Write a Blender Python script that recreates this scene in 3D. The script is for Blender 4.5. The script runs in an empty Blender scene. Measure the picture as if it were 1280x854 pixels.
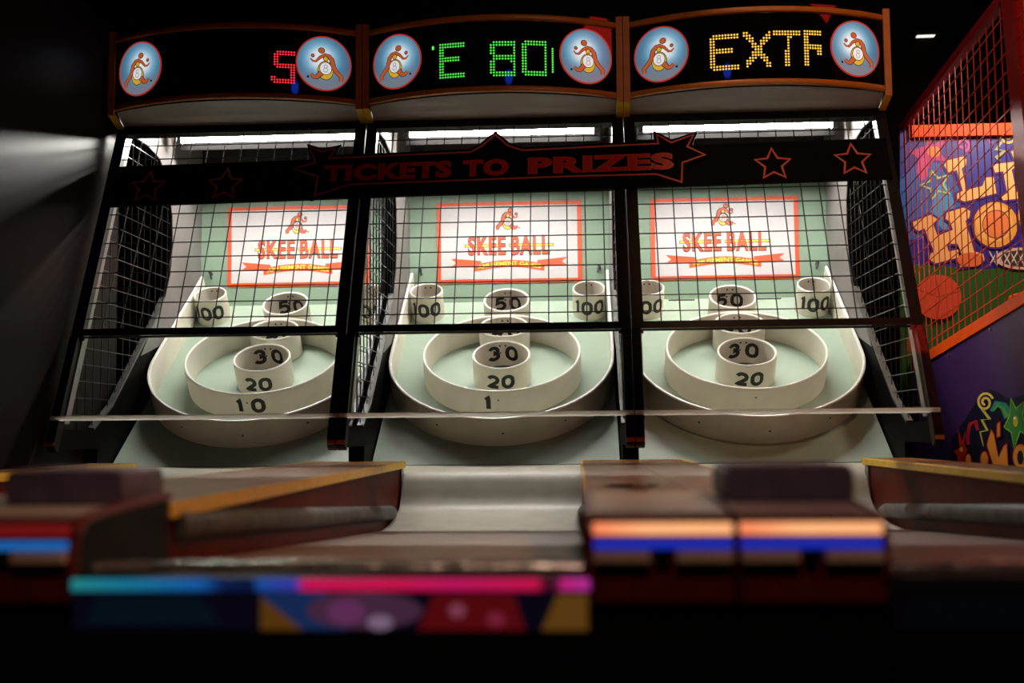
import bpy, math, random
from mathutils import Vector
random.seed(4)
scene = bpy.context.scene
COL = scene.collection
R = math.radians

# ------------------------------------------------------------------ camera, light, exposure
ZC = 1.05                                   # eye height above the floor; all z below are relative to the eye
F_PX, YAW, PITCH, ROLL = 1400.0, R(3.32), R(4.60), R(-.49)
_cy, _sy, _cp, _sp = math.cos(YAW), math.sin(YAW), math.cos(PITCH), math.sin(PITCH)
FWD = Vector((-_sy*_cp, _cy*_cp, _sp)); _r0 = Vector((_cy, _sy, 0)); _u0 = _r0.cross(FWD)
RIGHT = _r0*math.cos(ROLL) + _u0*math.sin(ROLL); UP = -_r0*math.sin(ROLL) + _u0*math.cos(ROLL)
cam_d = bpy.data.cameras.new('camera'); cam = bpy.data.objects.new('camera', cam_d); COL.objects.link(cam)
from mathutils import Matrix
M = Matrix.Identity(4)
for i in range(3):
    M[i][0], M[i][1], M[i][2] = RIGHT[i], UP[i], -FWD[i]
M[2][3] = ZC
cam.matrix_world = M
cam_d.sensor_width = 36; cam_d.lens = F_PX/1280*36; cam_d.clip_start = .05
cam_d.dof.use_dof = True; cam_d.dof.focus_distance = 3.35; cam_d.dof.aperture_fstop = 2.3
scene.camera = cam
scene.view_settings.view_transform = 'Standard'
scene.view_settings.look = 'None'
scene.view_settings.exposure = 0.0
scene.view_settings.gamma = 1.0
scene.view_settings.use_curve_mapping = False
wd = bpy.data.worlds.new('dark_room'); scene.world = wd; wd.use_nodes = True
wd.node_tree.nodes['Background'].inputs[0].default_value = (.9, .8, .75, 1)
wd.node_tree.nodes['Background'].inputs[1].default_value = .0015

def area(name, loc, to, size, power, color, size_y=None):
    d = bpy.data.lights.new(name, 'AREA'); d.energy = power; d.color = color; d.size = size
    if size_y: d.shape = 'RECTANGLE'; d.size_y = size_y
    o = bpy.data.objects.new(name, d); COL.objects.link(o); o.location = loc
    o.rotation_euler = (Vector(to)-Vector(loc)).to_track_quat('-Z', 'Y').to_euler()
    return o
def spot(name, loc, to, deg, power, color, radius=.05, blend=.5):
    d = bpy.data.lights.new(name, 'SPOT'); d.energy = power; d.color = color; d.spot_size = R(deg); d.spot_blend = blend; d.shadow_soft_size = radius
    o = bpy.data.objects.new(name, d); COL.objects.link(o); o.location = loc
    o.rotation_euler = (Vector(to)-Vector(loc)).to_track_quat('-Z', 'Y').to_euler()
    return o
# warm fill spots added behind and over the lanes, lamp inside the hoop game
spot('fill_spot', (1.5, -1.5, 2.92), (.55, 3.1, 2.12), 27, 85, (1, .60, .34), .08, 1.0)
spot('fill_spot', (1.6, 1.25, 2.92), (-.45, 1.75, ZC-.1), 34, 95, (1, .58, .28))
spot('fill_spot', (.10, -.45, 2.92), (.15, 1.05, ZC-.12), 40, 34, (1, .60, .42))
spot('fill_spot', (.35, 2.1, 2.92), (1.12, 3.15, ZC+.35), 62, 20, (1, .55, .30))
area('hoop_lamp_light', (1.50, 3.30, ZC+1.20), (1.45, 3.7, ZC+.35), .22, 7.0, (1, .80, .62))

def ray(u, v): return RIGHT*((u-640)/F_PX) + UP*((427-v)/F_PX) + FWD
def atX(u, v, X): d = ray(u, v); return d*(X/d.x)
def atY(u, v, Y): d = ray(u, v); return d*(Y/d.y)

# ------------------------------------------------------------------ materials
MATS = {}
def mat(name, col, rough=.5, metal=0., emit=0., ecol=None, noise=0., nscale=30., bump=0., alpha=1., coat=0., spec=None, attr=False):
    m = bpy.data.materials.new(name); m.use_nodes = True; nt = m.node_tree; b = nt.nodes['Principled BSDF']
    b.inputs['Base Color'].default_value = (*col, 1); b.inputs['Roughness'].default_value = rough
    b.inputs['Metallic'].default_value = metal; b.inputs['Coat Weight'].default_value = coat
    if spec is not None: b.inputs['Specular IOR Level'].default_value = spec
    if emit:
        b.inputs['Emission Color'].default_value = (*(ecol or col), 1); b.inputs['Emission Strength'].default_value = emit
    if attr:
        a = nt.nodes.new('ShaderNodeAttribute'); a.attribute_name = 'Col'
        nt.links.new(a.outputs['Color'], b.inputs['Base Color'])
        if emit: nt.links.new(a.outputs['Color'], b.inputs['Emission Color'])
    if noise or bump:
        tc = nt.nodes.new('ShaderNodeTexCoord'); n = nt.nodes.new('ShaderNodeTexNoise')
        n.inputs['Scale'].default_value = nscale; n.inputs['Detail'].default_value = 5
        nt.links.new(tc.outputs['Object'], n.inputs['Vector'])
        if noise and not attr:
            r = nt.nodes.new('ShaderNodeValToRGB')
            r.color_ramp.elements[0].position = .3; r.color_ramp.elements[1].position = .72
            r.color_ramp.elements[0].color = (*[c*(1-noise) for c in col], 1)
            r.color_ramp.elements[1].color = (*[min(1, c*(1+noise*.5)) for c in col], 1)
            nt.links.new(n.outputs['Fac'], r.inputs['Fac']); nt.links.new(r.outputs['Color'], b.inputs['Base Color'])
        if bump:
            bp = nt.nodes.new('ShaderNodeBump'); bp.inputs['Strength'].default_value = bump; bp.inputs['Distance'].default_value = .004
            nt.links.new(n.outputs['Fac'], bp.inputs['Height']); nt.links.new(bp.outputs['Normal'], b.inputs['Normal'])
    MATS[name] = m
    return m
mat('black', (.005, .005, .005), .5, noise=.4, spec=.2)
mat('black_gloss', (.004, .004, .005), .12)
mat('face_black', (.003, .003, .004), .03)
mat('black_metal', (.006, .006, .006), .42, noise=.3, spec=.25)
mat('wire_metal', (.010, .010, .010), .30)
mat('flange_metal', (.20, .19, .17), .40, noise=.25)
mat('room_black', (.004, .0037, .0037), .9, noise=.3, nscale=8, spec=.05)
mat('banner_black', (.003, .003, .003), .6, noise=.3, spec=.04)
mat('panel_black', (.004, .004, .004), .55, noise=.3, spec=.03)
mat('lip_tan', (.85, .62, .42), .4, noise=.1)
mat('curve_trim', (.10, .095, .09), .4, noise=.3)
mat('carpet', (.016, .012, .014), .95, noise=.6, nscale=160)
mat('cream', (.70, .65, .55), .42, noise=.10, nscale=14)
mat('rim_lit', (.86, .84, .78), .38)  # cream lightened on the rims as if catching light
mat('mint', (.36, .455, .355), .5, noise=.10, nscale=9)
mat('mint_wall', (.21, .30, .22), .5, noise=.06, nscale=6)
mat('ramp_paint', (.44, .42, .34), .42, noise=.12, nscale=18)
mat('lane_wood', (.30, .21, .17), .38, noise=.18, nscale=16)
mat('grey_panel', (.17, .155, .15), .45, noise=.12, nscale=7)
mat('valance_grey', (.40, .35, .32), .55, noise=.10, nscale=9)
mat('dark_grey', (.035, .034, .034), .5, noise=.2)
mat('print_black', (.008, .008, .008), .5)
mat('print_white', (.50, .48, .485), .45, noise=.04, nscale=4)
mat('print_red', (.70, .085, .03), .45)
mat('print_yellow', (.88, .62, .06), .45)
mat('print_outline', (.035, .014, .008), .5)
mat('orange_trim', (.56, .19, .020), .38, noise=.15)
mat('yellow_trim', (.78, .47, .02), .38, noise=.15)
mat('rail_top', (.27, .115, .03), .32, noise=.35, nscale=12, spec=.25)
mat('rail_side', (.11, .013, .004), .5, noise=.35, nscale=10, spec=.06)
mat('bumper', (.10, .095, .085), .5, noise=.5, nscale=25, bump=.5, spec=.3)
mat('console_grey', (.58, .52, .48), .34, noise=.2)
mat('console_red', (.15, .014, .008), .36, noise=.3)
mat('pad_black', (.12, .095, .14), .55, noise=.3, nscale=40)
mat('nosing', (.85, .80, .70), .24, metal=.85, noise=.5, nscale=45, bump=.6)
mat('tube', (1, 1, 1), .5, emit=205, ecol=(1, .965, .90))
mat('led_salmon', (.9, .4, .2), .4, emit=1.0, ecol=(1., .34, .16))
mat('led_blue', (.02, .04, .5), .4, emit=.62, ecol=(.01, .035, .62))
mat('led_red', (1, .03, .03), .4, emit=1.05, ecol=(1., .03, .05))
mat('led_green', (.1, 1, .1), .4, emit=.85, ecol=(.10, .95, .08))
mat('led_yellow', (1, .75, .1), .4, emit=.95, ecol=(1., .62, .07))
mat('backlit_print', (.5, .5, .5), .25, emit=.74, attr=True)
mat('strip_glow', (.5, .5, .5), .3, emit=.75, attr=True)
mat('bar_glow', (.5, .5, .5), .3, emit=1.0, attr=True)
mat('art_glow', (.5, .5, .5), .3, emit=.15, attr=True)  # weak glow added to brighten the printed front art
mat('bar_dim', (.2, .01, .01), .3, emit=.25, ecol=(.5, .02, .02))
mat('bar_cyan', (.02, .1, .4), .3, emit=.5, ecol=(.02, .22, .75))
mat('strip_off', (.02, .02, .03), .3)
mat('flat_print', (.5, .5, .5), .42, attr=True)
mat('banner_red', (.55, .022, .016), .45, noise=.1)
mat('banner_line', (.55, .10, .055), .45)
mat('purple_panel', (.055, .016, .10), .42, noise=.25, nscale=6)
mat('hoop_orange', (.85, .085, .004), .45, noise=.10, spec=.2)
mat('hoop_red', (.26, .008, .006), .5, noise=.15, spec=.2)
mat('wire_red', (.62, .055, .012), .45)
mat('bolt', (.6, .58, .55), .3, metal=.9)
mat('lamp_white', (1, 1, 1), .5, emit=1.2, ecol=(1, .93, .82))
def acrylic():
    m = bpy.data.materials.new('acrylic'); m.use_nodes = True; nt = m.node_tree; nt.nodes.clear()
    o = nt.nodes.new('ShaderNodeOutputMaterial'); mx = nt.nodes.new('ShaderNodeMixShader'); fr = nt.nodes.new('ShaderNodeFresnel')
    t = nt.nodes.new('ShaderNodeBsdfTransparent'); g = nt.nodes.new('ShaderNodeBsdfGlossy')
    t.inputs[0].default_value = (.96, .97, .965, 1); g.inputs['Roughness'].default_value = .04; fr.inputs[0].default_value = 1.3
    nt.links.new(fr.outputs[0], mx.inputs[0]); nt.links.new(t.outputs[0], mx.inputs[1]); nt.links.new(g.outputs[0], mx.inputs[2])
    nt.links.new(mx.outputs[0], o.inputs[0]); MATS['acrylic'] = m
    m = bpy.data.materials.new('acrylic_edge'); m.use_nodes = True; nt = m.node_tree; nt.nodes.clear()
    o = nt.nodes.new('ShaderNodeOutputMaterial'); mx = nt.nodes.new('ShaderNodeMixShader'); mx.inputs[0].default_value = .15
    t = nt.nodes.new('ShaderNodeBsdfTranslucent'); g = nt.nodes.new('ShaderNodeBsdfDiffuse')
    t.inputs[0].default_value = (.95, .93, .88, 1); g.inputs[0].default_value = (.95, .93, .88, 1)
    nt.links.new(t.outputs[0], mx.inputs[1]); nt.links.new(g.outputs[0], mx.inputs[2]); nt.links.new(mx.outputs[0], o.inputs[0])
    MATS['acrylic_edge'] = m
acrylic()

# ------------------------------------------------------------------ mesh helpers
ORG = {}
class MB:
    def __init__(s): s.v = []; s.f = []; s.m = []; s.c = []; s.col = (.5, .5, .5)
    def vert(s, p): s.v.append(tuple(p)); s.c.append(s.col); return len(s.v)-1
    def face(s, idx, m=0): s.f.append(tuple(idx)); s.m.append(m)
    def poly(s, pts, m=0): s.face([s.vert(p) for p in pts], m)
    def fan(s, pts, m=0):
        n = len(pts); c = [sum(p[i] for p in pts)/n for i in range(3)]
        ci = s.vert(c); ids = [s.vert(p) for p in pts]
        for i in range(n): s.face((ci, ids[i], ids[(i+1) % n]), m)
    def box(s, x0, x1, y0, y1, z0, z1, m=0):
        P = [s.vert((x, y, z)) for z in (z0, z1) for y in (y0, y1) for x in (x0, x1)]
        for q in ((0, 2, 3, 1), (4, 5, 7, 6), (0, 1, 5, 4), (2, 6, 7, 3), (0, 4, 6, 2), (1, 3, 7, 5)): s.face([P[i] for i in q], m)
    def hexa(s, a, b, m=0):                     # two quads a, b (4 points each) joined
        P = [s.vert(p) for p in list(a)+list(b)]
        for q in ((3, 2, 1, 0), (4, 5, 6, 7), (0, 1, 5, 4), (1, 2, 6, 5), (2, 3, 7, 6), (3, 0, 4, 7)): s.face([P[i] for i in q], m)
    def prism(s, pa, pb, m=0, ms=None):         # two matching outlines
        n = len(pa); A = [s.vert(p) for p in pa]; B = [s.vert(p) for p in pb]
        s.face(A[::-1], m); s.face(B, m)
        for i in range(n): s.face((A[i], A[(i+1) % n], B[(i+1) % n], B[i]), m if ms is None else ms)
    def grid(s, rows, m=0, close=False):        # rows of points
        I = [[s.vert(p) for p in r] for r in rows]
        for a, b in zip(I, I[1:]):
            n = len(a)
            for i in range(n if close else n-1): s.face((a[i], a[(i+1) % n], b[(i+1) % n], b[i]), m)
    def tube(s, p0, p1, r, n=6, m=0, caps=True):
        p0, p1 = Vector(p0), Vector(p1); d = (p1-p0).normalized()
        a = d.orthogonal().normalized(); b = d.cross(a)
        ra = [[p+(a*math.cos(2*math.pi*i/n)+b*math.sin(2*math.pi*i/n))*r for i in range(n)] for p in (p0, p1)]
        A = [s.vert(p) for p in ra[0]]; B = [s.vert(p) for p in ra[1]]
        for i in range(n): s.face((A[i], A[(i+1) % n], B[(i+1) % n], B[i]), m)
        if caps: s.face(A[::-1], m); s.face(B, m)
    def path(s, pts, r, n=6, m=0):
        for a, b in zip(pts, pts[1:]): s.tube(a, b, r, n, m)
    def build(s, name, mats, parent=None, smooth=None):
        if isinstance(mats, str): mats = [mats]
        lo = [min(v[i] for v in s.v) for i in range(3)]; hi = [max(v[i] for v in s.v) for i in range(3)]
        c = Vector(((lo[0]+hi[0])/2, (lo[1]+hi[1])/2, (lo[2]+hi[2])/2))
        me = bpy.data.meshes.new(name)
        me.from_pydata([(v[0]-c.x, v[1]-c.y, v[2]-c.z) for v in s.v], [], s.f)
        for k in mats: me.materials.append(MATS[k])
        me.polygons.foreach_set('material_index', s.m)
        if any(MATS[k].node_tree.nodes.get('Attribute') for k in mats):
            at = me.color_attributes.new('Col', 'FLOAT_COLOR', 'POINT')
            at.data.foreach_set('color', [x for cc in s.c for x in (*cc, 1)])
        if smooth:
            me.polygons.foreach_set('use_smooth', [True]*len(s.f)); me.set_sharp_from_angle(angle=smooth)
        me.validate(); me.update()
        o = bpy.data.objects.new(name, me); COL.objects.link(o)
        w = c + Vector((0, 0, ZC)); ORG[o] = w
        if parent: o.parent = parent; o.location = w-ORG[parent]
        else: o.location = w
        return o
def tag(o, label, cat, group=None):
    o['label'] = label; o['category'] = cat
    if group: o['group'] = group
    return o
def struct(o): o['kind'] = 'structure'; return o
def empty(name, x, y):
    o = bpy.data.objects.new(name, None); COL.objects.link(o); o.location = (x, y, 0); o.empty_display_size = .2
    ORG[o] = Vector((x, y, 0)); return o
def copy_tree(o, parent=None):
    c = o.copy(); COL.objects.link(c); c.parent = parent
    if o in ORG: ORG[c] = ORG[o].copy()
    for ch in o.children: copy_tree(ch, c)
    return c

def stroke(mb, pts, w, f, m=0, step=None, taper=None):
    """thick 2-D polyline laid on a surface by f(a, b) -> point"""
    P = []
    for (ax, ay), (bx, by) in zip(pts, pts[1:]):
        L = math.hypot(bx-ax, by-ay); n = max(1, int(L/step)) if step else 1
        for i in range(n): P.append((ax+(bx-ax)*i/n, ay+(by-ay)*i/n))
    P.append(pts[-1])
    Ls, Rs = [], []
    for i, p in enumerate(P):
        a = P[max(0, i-1)]; b = P[min(len(P)-1, i+1)]
        dx, dy = b[0]-a[0], b[1]-a[1]; L = math.hypot(dx, dy) or 1
        ww = w if taper is None else w*(taper[0]+(taper[1]-taper[0])*i/(len(P)-1))
        k = 1.0
        if 0 < i < len(P)-1:
            d1 = (p[0]-a[0], p[1]-a[1]); d2 = (b[0]-p[0], b[1]-p[1])
            l1, l2 = math.hypot(*d1) or 1, math.hypot(*d2) or 1
            cs = (d1[0]*d2[0]+d1[1]*d2[1])/l1/l2
            k = min(1.6, 1/max(.3, math.sqrt(max(0, (1+cs)/2))))
        nx, ny = -dy/L*ww/2*k, dx/L*ww/2*k
        Ls.append((p[0]+nx, p[1]+ny)); Rs.append((p[0]-nx, p[1]-ny))
    mb.grid([[f(*q) for q in Ls], [f(*q) for q in Rs]], m)
def arc(cx, cy, rx, ry, a0, a1, n=14):
    return [(cx+rx*math.cos(R(a0+(a1-a0)*i/n)), cy+ry*math.sin(R(a0+(a1-a0)*i/n))) for i in range(n+1)]
def disc2(mb, cx, cy, rx, ry, f, m=0, n=24):
    mb.fan([f(cx+rx*math.cos(2*math.pi*i/n), cy+ry*math.sin(2*math.pi*i/n)) for i in range(n)], m)
def star2(cx, cy, ro, ri, rot=90, k=5):
    return [(cx+(ro if i % 2 == 0 else ri)*math.cos(R(rot+180/k*i)), cy+(ro if i % 2 == 0 else ri)*math.sin(R(rot+180/k*i))) for i in range(2*k)]

def text_mesh(txt, offset=0.0, spacing=1.0):
    """built-in font outline -> list of 2-D verts and faces, normalised to cap height 1, centred in x"""
    cu = bpy.data.curves.new('t', 'FONT'); cu.body = txt; cu.offset = offset; cu.space_character = spacing
    cu.resolution_u = 3; cu.align_x = 'CENTER'
    o = bpy.data.objects.new('t', cu); COL.objects.link(o)
    dg = bpy.context.evaluated_depsgraph_get(); dg.update()
    me = bpy.data.meshes.new_from_object(o.evaluated_get(dg))
    V = [(v.co.x, v.co.y) for v in me.vertices]; Fc = [tuple(p.vertices) for p in me.polygons]
    bpy.data.objects.remove(o); bpy.data.curves.remove(cu); bpy.data.meshes.remove(me)
    return V, Fc
def text_on(mb, txt, w, h, f, m=0, offset=.0, spacing=1.0, ref=None):
    V, Fc = text_mesh(txt, offset, spacing)
    RV = V if ref is None else text_mesh(txt, ref, spacing)[0]
    x0, x1 = min(v[0] for v in RV), max(v[0] for v in RV); y0, y1 = min(v[1] for v in RV), max(v[1] for v in RV)
    b = len(mb.v)
    for x, y in V: mb.vert(f(((x-x0)/(x1-x0)-.5)*w, ((y-y0)/(y1-y0)-.5)*h))
    for q in Fc: mb.face([b+i for i in q], m)

# ------------------------------------------------------------------ the hall
def slab(name, *b, m='room_black'):
    mb = MB(); mb.box(*b); return struct(mb.build(name, m))
slab('floor', -4, 4, -3, 4.6, -ZC-.1, -ZC, m='carpet')
slab('ceiling', -4, 4, -3, 4.6, 1.95, 2.05)
slab('wall_back', -4, 4, 4.5, 4.6, -ZC, 1.95)
slab('wall_left', -4.1, -4, -3, 4.6, -ZC, 1.95)
slab('wall_right', 4, 4.1, -3, 4.6, -ZC, 1.95)
slab('wall_front', -4, 4, -3.1, -3, -ZC, 1.95)

# ------------------------------------------------------------------ the ball-rolling machine
LANES = (-.996, -.236, .524)
TH = R(36); TC, TS = math.cos(TH), math.sin(TH)
def B(x, s, h=0.): return (x, 3.18+s*TC-h*TS, -.094+s*TS+h*TC)
def cage_y(z): return 2.95+.435*(z-.221)
CN = Vector((0, -1, .435)).normalized()          # cage plane normal, towards the player
def CG(x, z, d=0.): return (x, cage_y(z)+CN.y*d, z+CN.z*d)
CURVE = [(3.069, .016), (3.19, .082), (3.325, .2), (3.507, .36), (3.59, .446), (3.635, .53), (3.652, .63), (3.645, .73), (3.62, .80), (3.58, .86), (3.52, .898), (3.42, .915), (3.28, .915)]

root = empty('ball_rolling_machine', 0, 2.5)

# cabinet carcass under lane and target
mb = MB()
mb.box(-.375, .375, 1.08, 3.10, -ZC, -.30)
mb.box(-.355, .355, 3.10, 4.0, -ZC, -.13)
for a in (-.377, .247): mb.box(a, a+.13, 1.066, 1.302, -.30, -.157)
mb.build('cabinet_base', 'black', root)
# lane, sloping, slightly dished
mb = MB()
a = [(-.245, 1.10, -.141), (.245, 1.10, -.141), (.245, 2.725, -.238), (-.245, 2.725, -.238)]
mb.hexa([(p[0], p[1], p[2]-.03) for p in a], a)
mb.build('lane', 'lane_wood', root)
# ramp with an S-shaped profile ending in the jump
KN = [(2.729, -.238), (2.82, -.2345), (2.90, -.2255), (2.96, -.2155), (3.0, -.203), (3.027, -.182), (3.05, -.151), (3.07, -.126), (3.095, -.109), (3.13, -.100), (3.178, -.0940)]
prof = []
for i in range(len(KN)-1):
    p0, p1, p2, p3 = KN[max(0, i-1)], KN[i], KN[i+1], KN[min(len(KN)-1, i+2)]
    for j in range(5):
        t = j/5; prof.append(tuple(.5*(2*b_+(c_-a_)*t+(2*a_-5*b_+4*c_-d_)*t*t+(3*b_-a_-3*c_+d_)*t**3) for a_, b_, c_, d_ in zip(p0, p1, p2, p3)))
prof.append(KN[-1])
mb = MB()
def hw(y): return .2445 if y < 3.085 else .352
lo, hi = [q for q in prof if q[0] < 3.085], [q for q in prof if q[0] >= 3.085]
hi = [(3.086, lo[-1][1]+(hi[0][1]-lo[-1][1])*(3.086-lo[-1][0])/(hi[0][0]-lo[-1][0]))]+hi
lo.append((3.086, hi[0][1]))
for seg, w in ((lo, .2445), (hi, .352)):
    mb.grid([[(-w, y, z) for y, z in seg], [(w, y, z) for y, z in seg]][::-1])
    for sx in (-w, w): mb.poly([(sx, y, z) for y, z in seg]+[(sx, seg[-1][0], -.29), (sx, seg[0][0], -.29)])
mb.poly([(-.352, hi[-1][0], hi[-1][1]), (.352, hi[-1][0], hi[-1][1]), (.352, hi[-1][0], -.2), (-.352, hi[-1][0], -.2)])
mb.build('ramp', 'ramp_paint', root, smooth=.7)
# sloped target board
mb = MB()
mb.hexa([B(-.353, .003, -.012), B(.353, .003, -.012), B(.353, .945, -.012), B(-.353, .945, -.012)],
        [B(-.353, .003), B(.353, .003), B(.353, .945), B(-.353, .945)])
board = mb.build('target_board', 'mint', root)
# outer horseshoe wall
def wall_profile(path, t, h0, h1, mb, m=0, closed=False):
    n = len(path); rows = [[] for _ in range(6)]
    for i, (x, s) in enumerate(path):
        a = path[(i-1) % n] if closed or i else path[i]; b = path[(i+1) % n] if closed or i < n-1 else path[i]
        dx, ds = b[0]-a[0], b[1]-a[1]; L = math.hypot(dx, ds); nx, ns = ds/L, -dx/L   # outward
        for r, (o, h) in enumerate(((0, h0), (0, h1-.003), (-.0025, h1), (-t+.0025, h1), (-t, h1-.003), (-t, h0))):
            rows[r].append(B(x+nx*o, s+ns*o, h))
    mb.grid(rows[:2], m, close=closed); mb.grid(rows[1:5], 1, close=closed); mb.grid(rows[4:], m, close=closed)
path = [(.352, .99), (.352, .8), (.352, .6)]
path = [(-x, s) for x, s in path]+[(-.352*math.cos(R(a)), .441-.352*math.sin(R(a))) for a in range(0, 181, 5)]+path[::-1]
mb = MB(); wall_profile(path, .010, -.02, .096, mb)
ow = mb.build('horseshoe_wall', ['cream', 'rim_lit'], root, smooth=.6)
mb = MB()
for px in (-.175, .02, .2):
    sy = .441-math.sqrt(.352**2-px**2)-.0008
    ang = math.atan2(px, math.sqrt(.352**2-px**2))
    f = lambda a, b, px=px, ang=ang: B(.3526*math.sin(ang+a/.352), .441-.3526*math.cos(ang+a/.352), b)
    disc2(mb, 0, .045, .0035, .0035, f, n=8)
mb.build('screw', 'print_outline', ow)
# numbers painted with a brush-stencil face
def digit(ch):
    r = .30
    if ch == '0':
        p = arc(.33, .62, .33, .38, 0, 180, 10)+arc(.33, .38, .33, .38, 180, 360, 10); return [p+[p[0]]], .66
    if ch == '1': return [[(.02, .78), (.20, .98), (.20, 0)]], .30
    if ch == '2': return [arc(.33, .68, .31, .32, 165, -35, 12)+[(.04, .02), (.68, .02)]], .68
    if ch == '3': return [arc(.30, .73, .29, .27, 160, -80, 12)+arc(.30, .26, .32, .28, 80, -160, 12)], .64
    if ch == '4': return [[(.52, 0), (.52, 1), (.0, .30), (.72, .30)]], .72
    if ch == '5': return [[(.60, .98), (.10, .98), (.06, .55)]+arc(.28, .30, .34, .32, 120, -150, 12)], .64
def number(mb, txt, h, w, f, cx=0., cb=0., gap=.42, sx=1.0):
    G = [digit(c) for c in txt]; tot = sum(g[1] for g in G)+gap*(len(G)-1); x = -tot/2
    for st, gw in G:
        for p in st: stroke(mb, [((x+q[0])*h*sx+cx, (q[1]-.5)*h+cb) for q in p], w, f, step=h/12)
        x += gw+gap
def ring(name, cx, cs, rx, rs, H, t, front=None, gap=.42, fsx=1.18, isx=1.18, inside=None, hole=True, n=56, fh=.04, fw=.009, fb=.045, ih=.04, ib=.05):
    p = [(cx+rx*math.sin(2*math.pi*i/n), cs-rs*math.cos(2*math.pi*i/n)) for i in range(n)]
    mb = MB(); wall_profile(p, t, -.004, H, mb, closed=True)
    o = mb.build(name, ['cream', 'rim_lit'], root, smooth=.6)
    e = .0009
    if front:
        mb = MB(); number(mb, front, fh, fw, lambda a, b: B(cx+(rx+e)*math.sin(a/rx), cs-(rs+e)*math.cos(a/rx), b), 0, fb, .36, fsx)
        mb.build('painted_number', 'print_black', o)
    if inside:
        ri, si = rx-t-e, rs-t-e
        mb = MB(); number(mb, inside, ih, fw, lambda a, b: B(cx+ri*math.sin(a/ri), cs+si*math.cos(a/ri), b), 0, ib, gap, isx)
        mb.build('painted_number', 'print_black', o)
    if hole:
        mb = MB(); q = [(cx+(rx-t-.002)*math.sin(2*math.pi*i/24), cs-(rs-t-.002)*math.cos(2*math.pi*i/24)) for i in range(24)]
        mb.prism([B(x, s, .001) for x, s in q], [B(x, s, .003) for x, s in q])
        mb.build('ball_hole', 'print_black', o)
        mb = MB()                                # two screws in the back wall
        for dx in (-.009, .009):
            ri, si = rx-t-e, rs-t-e
            for hh in ((H-.016,) if not inside else (H-.016, H-.043)): disc2(mb, dx, hh, .0034, .0034, lambda a, b: B(cx+ri*math.sin(a/ri), cs+si*math.cos(a/ri), b), n=8)
        mb.build('screw', 'print_outline', o)
    return o
r10 = ring('ring_wide', 0, .463, .2485, .229, .093, .008, hole=False, n=80)
mb = MB(); disc2(mb, 0, .062, .003, .003, lambda a, b: B(.2495*math.sin(a/.2485), .463-.23*math.cos(a/.2485), b), n=8)
mb.build('screw', 'print_outline', r10)
ring('ring_cup', 0, .443, .091, .0835, .093, .007, front='20', inside='30', gap=.60, isx=1.12, fh=.038, fw=.0125, fb=.043, ih=.042, ib=.050)
ring('ring_cup', 0, .616, .0825, .067, .093, .007, inside='40', fw=.012, ih=.042, ib=.040)
ring('ring_cup', 0, .793, .0785, .080, .093, .007, inside='50', fw=.012, ih=.042, ib=.038)
for sx in (-1, 1): ring('ring_corner', sx*.280, .856, .0565, .056, .098, .006, front='100', fsx=1.02, fh=.042, fw=.0118, fb=.048)

# back wall, upper header board
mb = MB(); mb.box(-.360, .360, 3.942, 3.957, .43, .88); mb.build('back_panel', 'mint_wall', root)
mb = MB(); mb.box(-.360, .360, 3.940, 3.957, .88, 1.06); mb.box(-.360, .360, 3.30, 3.94, 1.045, 1.06); mb.build('header_board', 'dark_grey', root)
# little cable clips on the back wall
for sx in (-1, 1):
    mb = MB(); mb.tube((sx*.318, 3.942, .575), (sx*.318, 3.925, .580), .006, 8); mb.tube((sx*.318, 3.928, .580), (sx*.312, 3.925, .556), .004, 6)
    mb.build('cable_clip', 'print_black', root)
# logo sheet
mb = MB(); mb.box(-.258, .258, 3.938, 3.941, .527, .818); sheet = mb.build('logo_sheet', 'print_red', root)
mb = MB(); mb.box(-.243, .243, 3.9365, 3.9385, .5405, .8045); mb.build('white_field', 'print_white', sheet)
def WY(d): return lambda a, b: (a, 3.9365-d, b)
def wl(cx, cz, d): return lambda a, b: (cx+a, 3.9365-d, cz+b)
mb = MB(); mb.col = (0, 0, 0)
g = wl(0, .6605, .0006)
for x0, x1 in ((-.158, -.012), (.0, .158)): mb.poly([g(x0, -.0055), g(x1, -.0055), g(x1, .0055), g(x0, .0055)], 0)
g = wl(0, .6605, .0010)
for x0, x1 in ((-.156, -.014), (.002, .156)): mb.poly([g(x0, -.0035), g(x1, -.0035), g(x1, .0035), g(x0, .0035)], 1)
for txt, cx, w in (('SKEE', -.079, .132), ('BALL', .076, .134)):
    text_on(mb, txt, w, .066, wl(cx, .6605, .0014), 0, .042, 1.14, ref=.012)
    text_on(mb, txt, w, .066, wl(cx, .6605, .0019), 2, .006, 1.14, ref=.012)
mb.build('logo_lettering', ['print_outline', 'print_yellow', 'print_red'], sheet)
mb = MB()
def rib(x): return .588+.010*math.cos(x/.12*math.pi*.5)*1.4-.006
f = wl(0, 0, .0008)
for sx in (-1, 1): mb.poly([f(sx*.10, .585), f(sx*.205, .588), f(sx*.188, .600), f(sx*.207, .616), f(sx*.10, .606)], 0)
f = wl(0, 0, .0012); n = 18
mb.grid([[f(-.125+.25*i/n, rib(-.125+.25*i/n)-.013) for i in range(n+1)], [f(-.125+.25*i/n, rib(-.125+.25*i/n)+.012) for i in range(n+1)]], 0)
text_on(mb, 'AMUSEMENT GAMES', .225, .0155, lambda a, b: wl(0, 0, .0018)(a, rib(a)+b), 1, .02)
mb.build('ribbon', ['print_red', 'print_yellow'], sheet)
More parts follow.
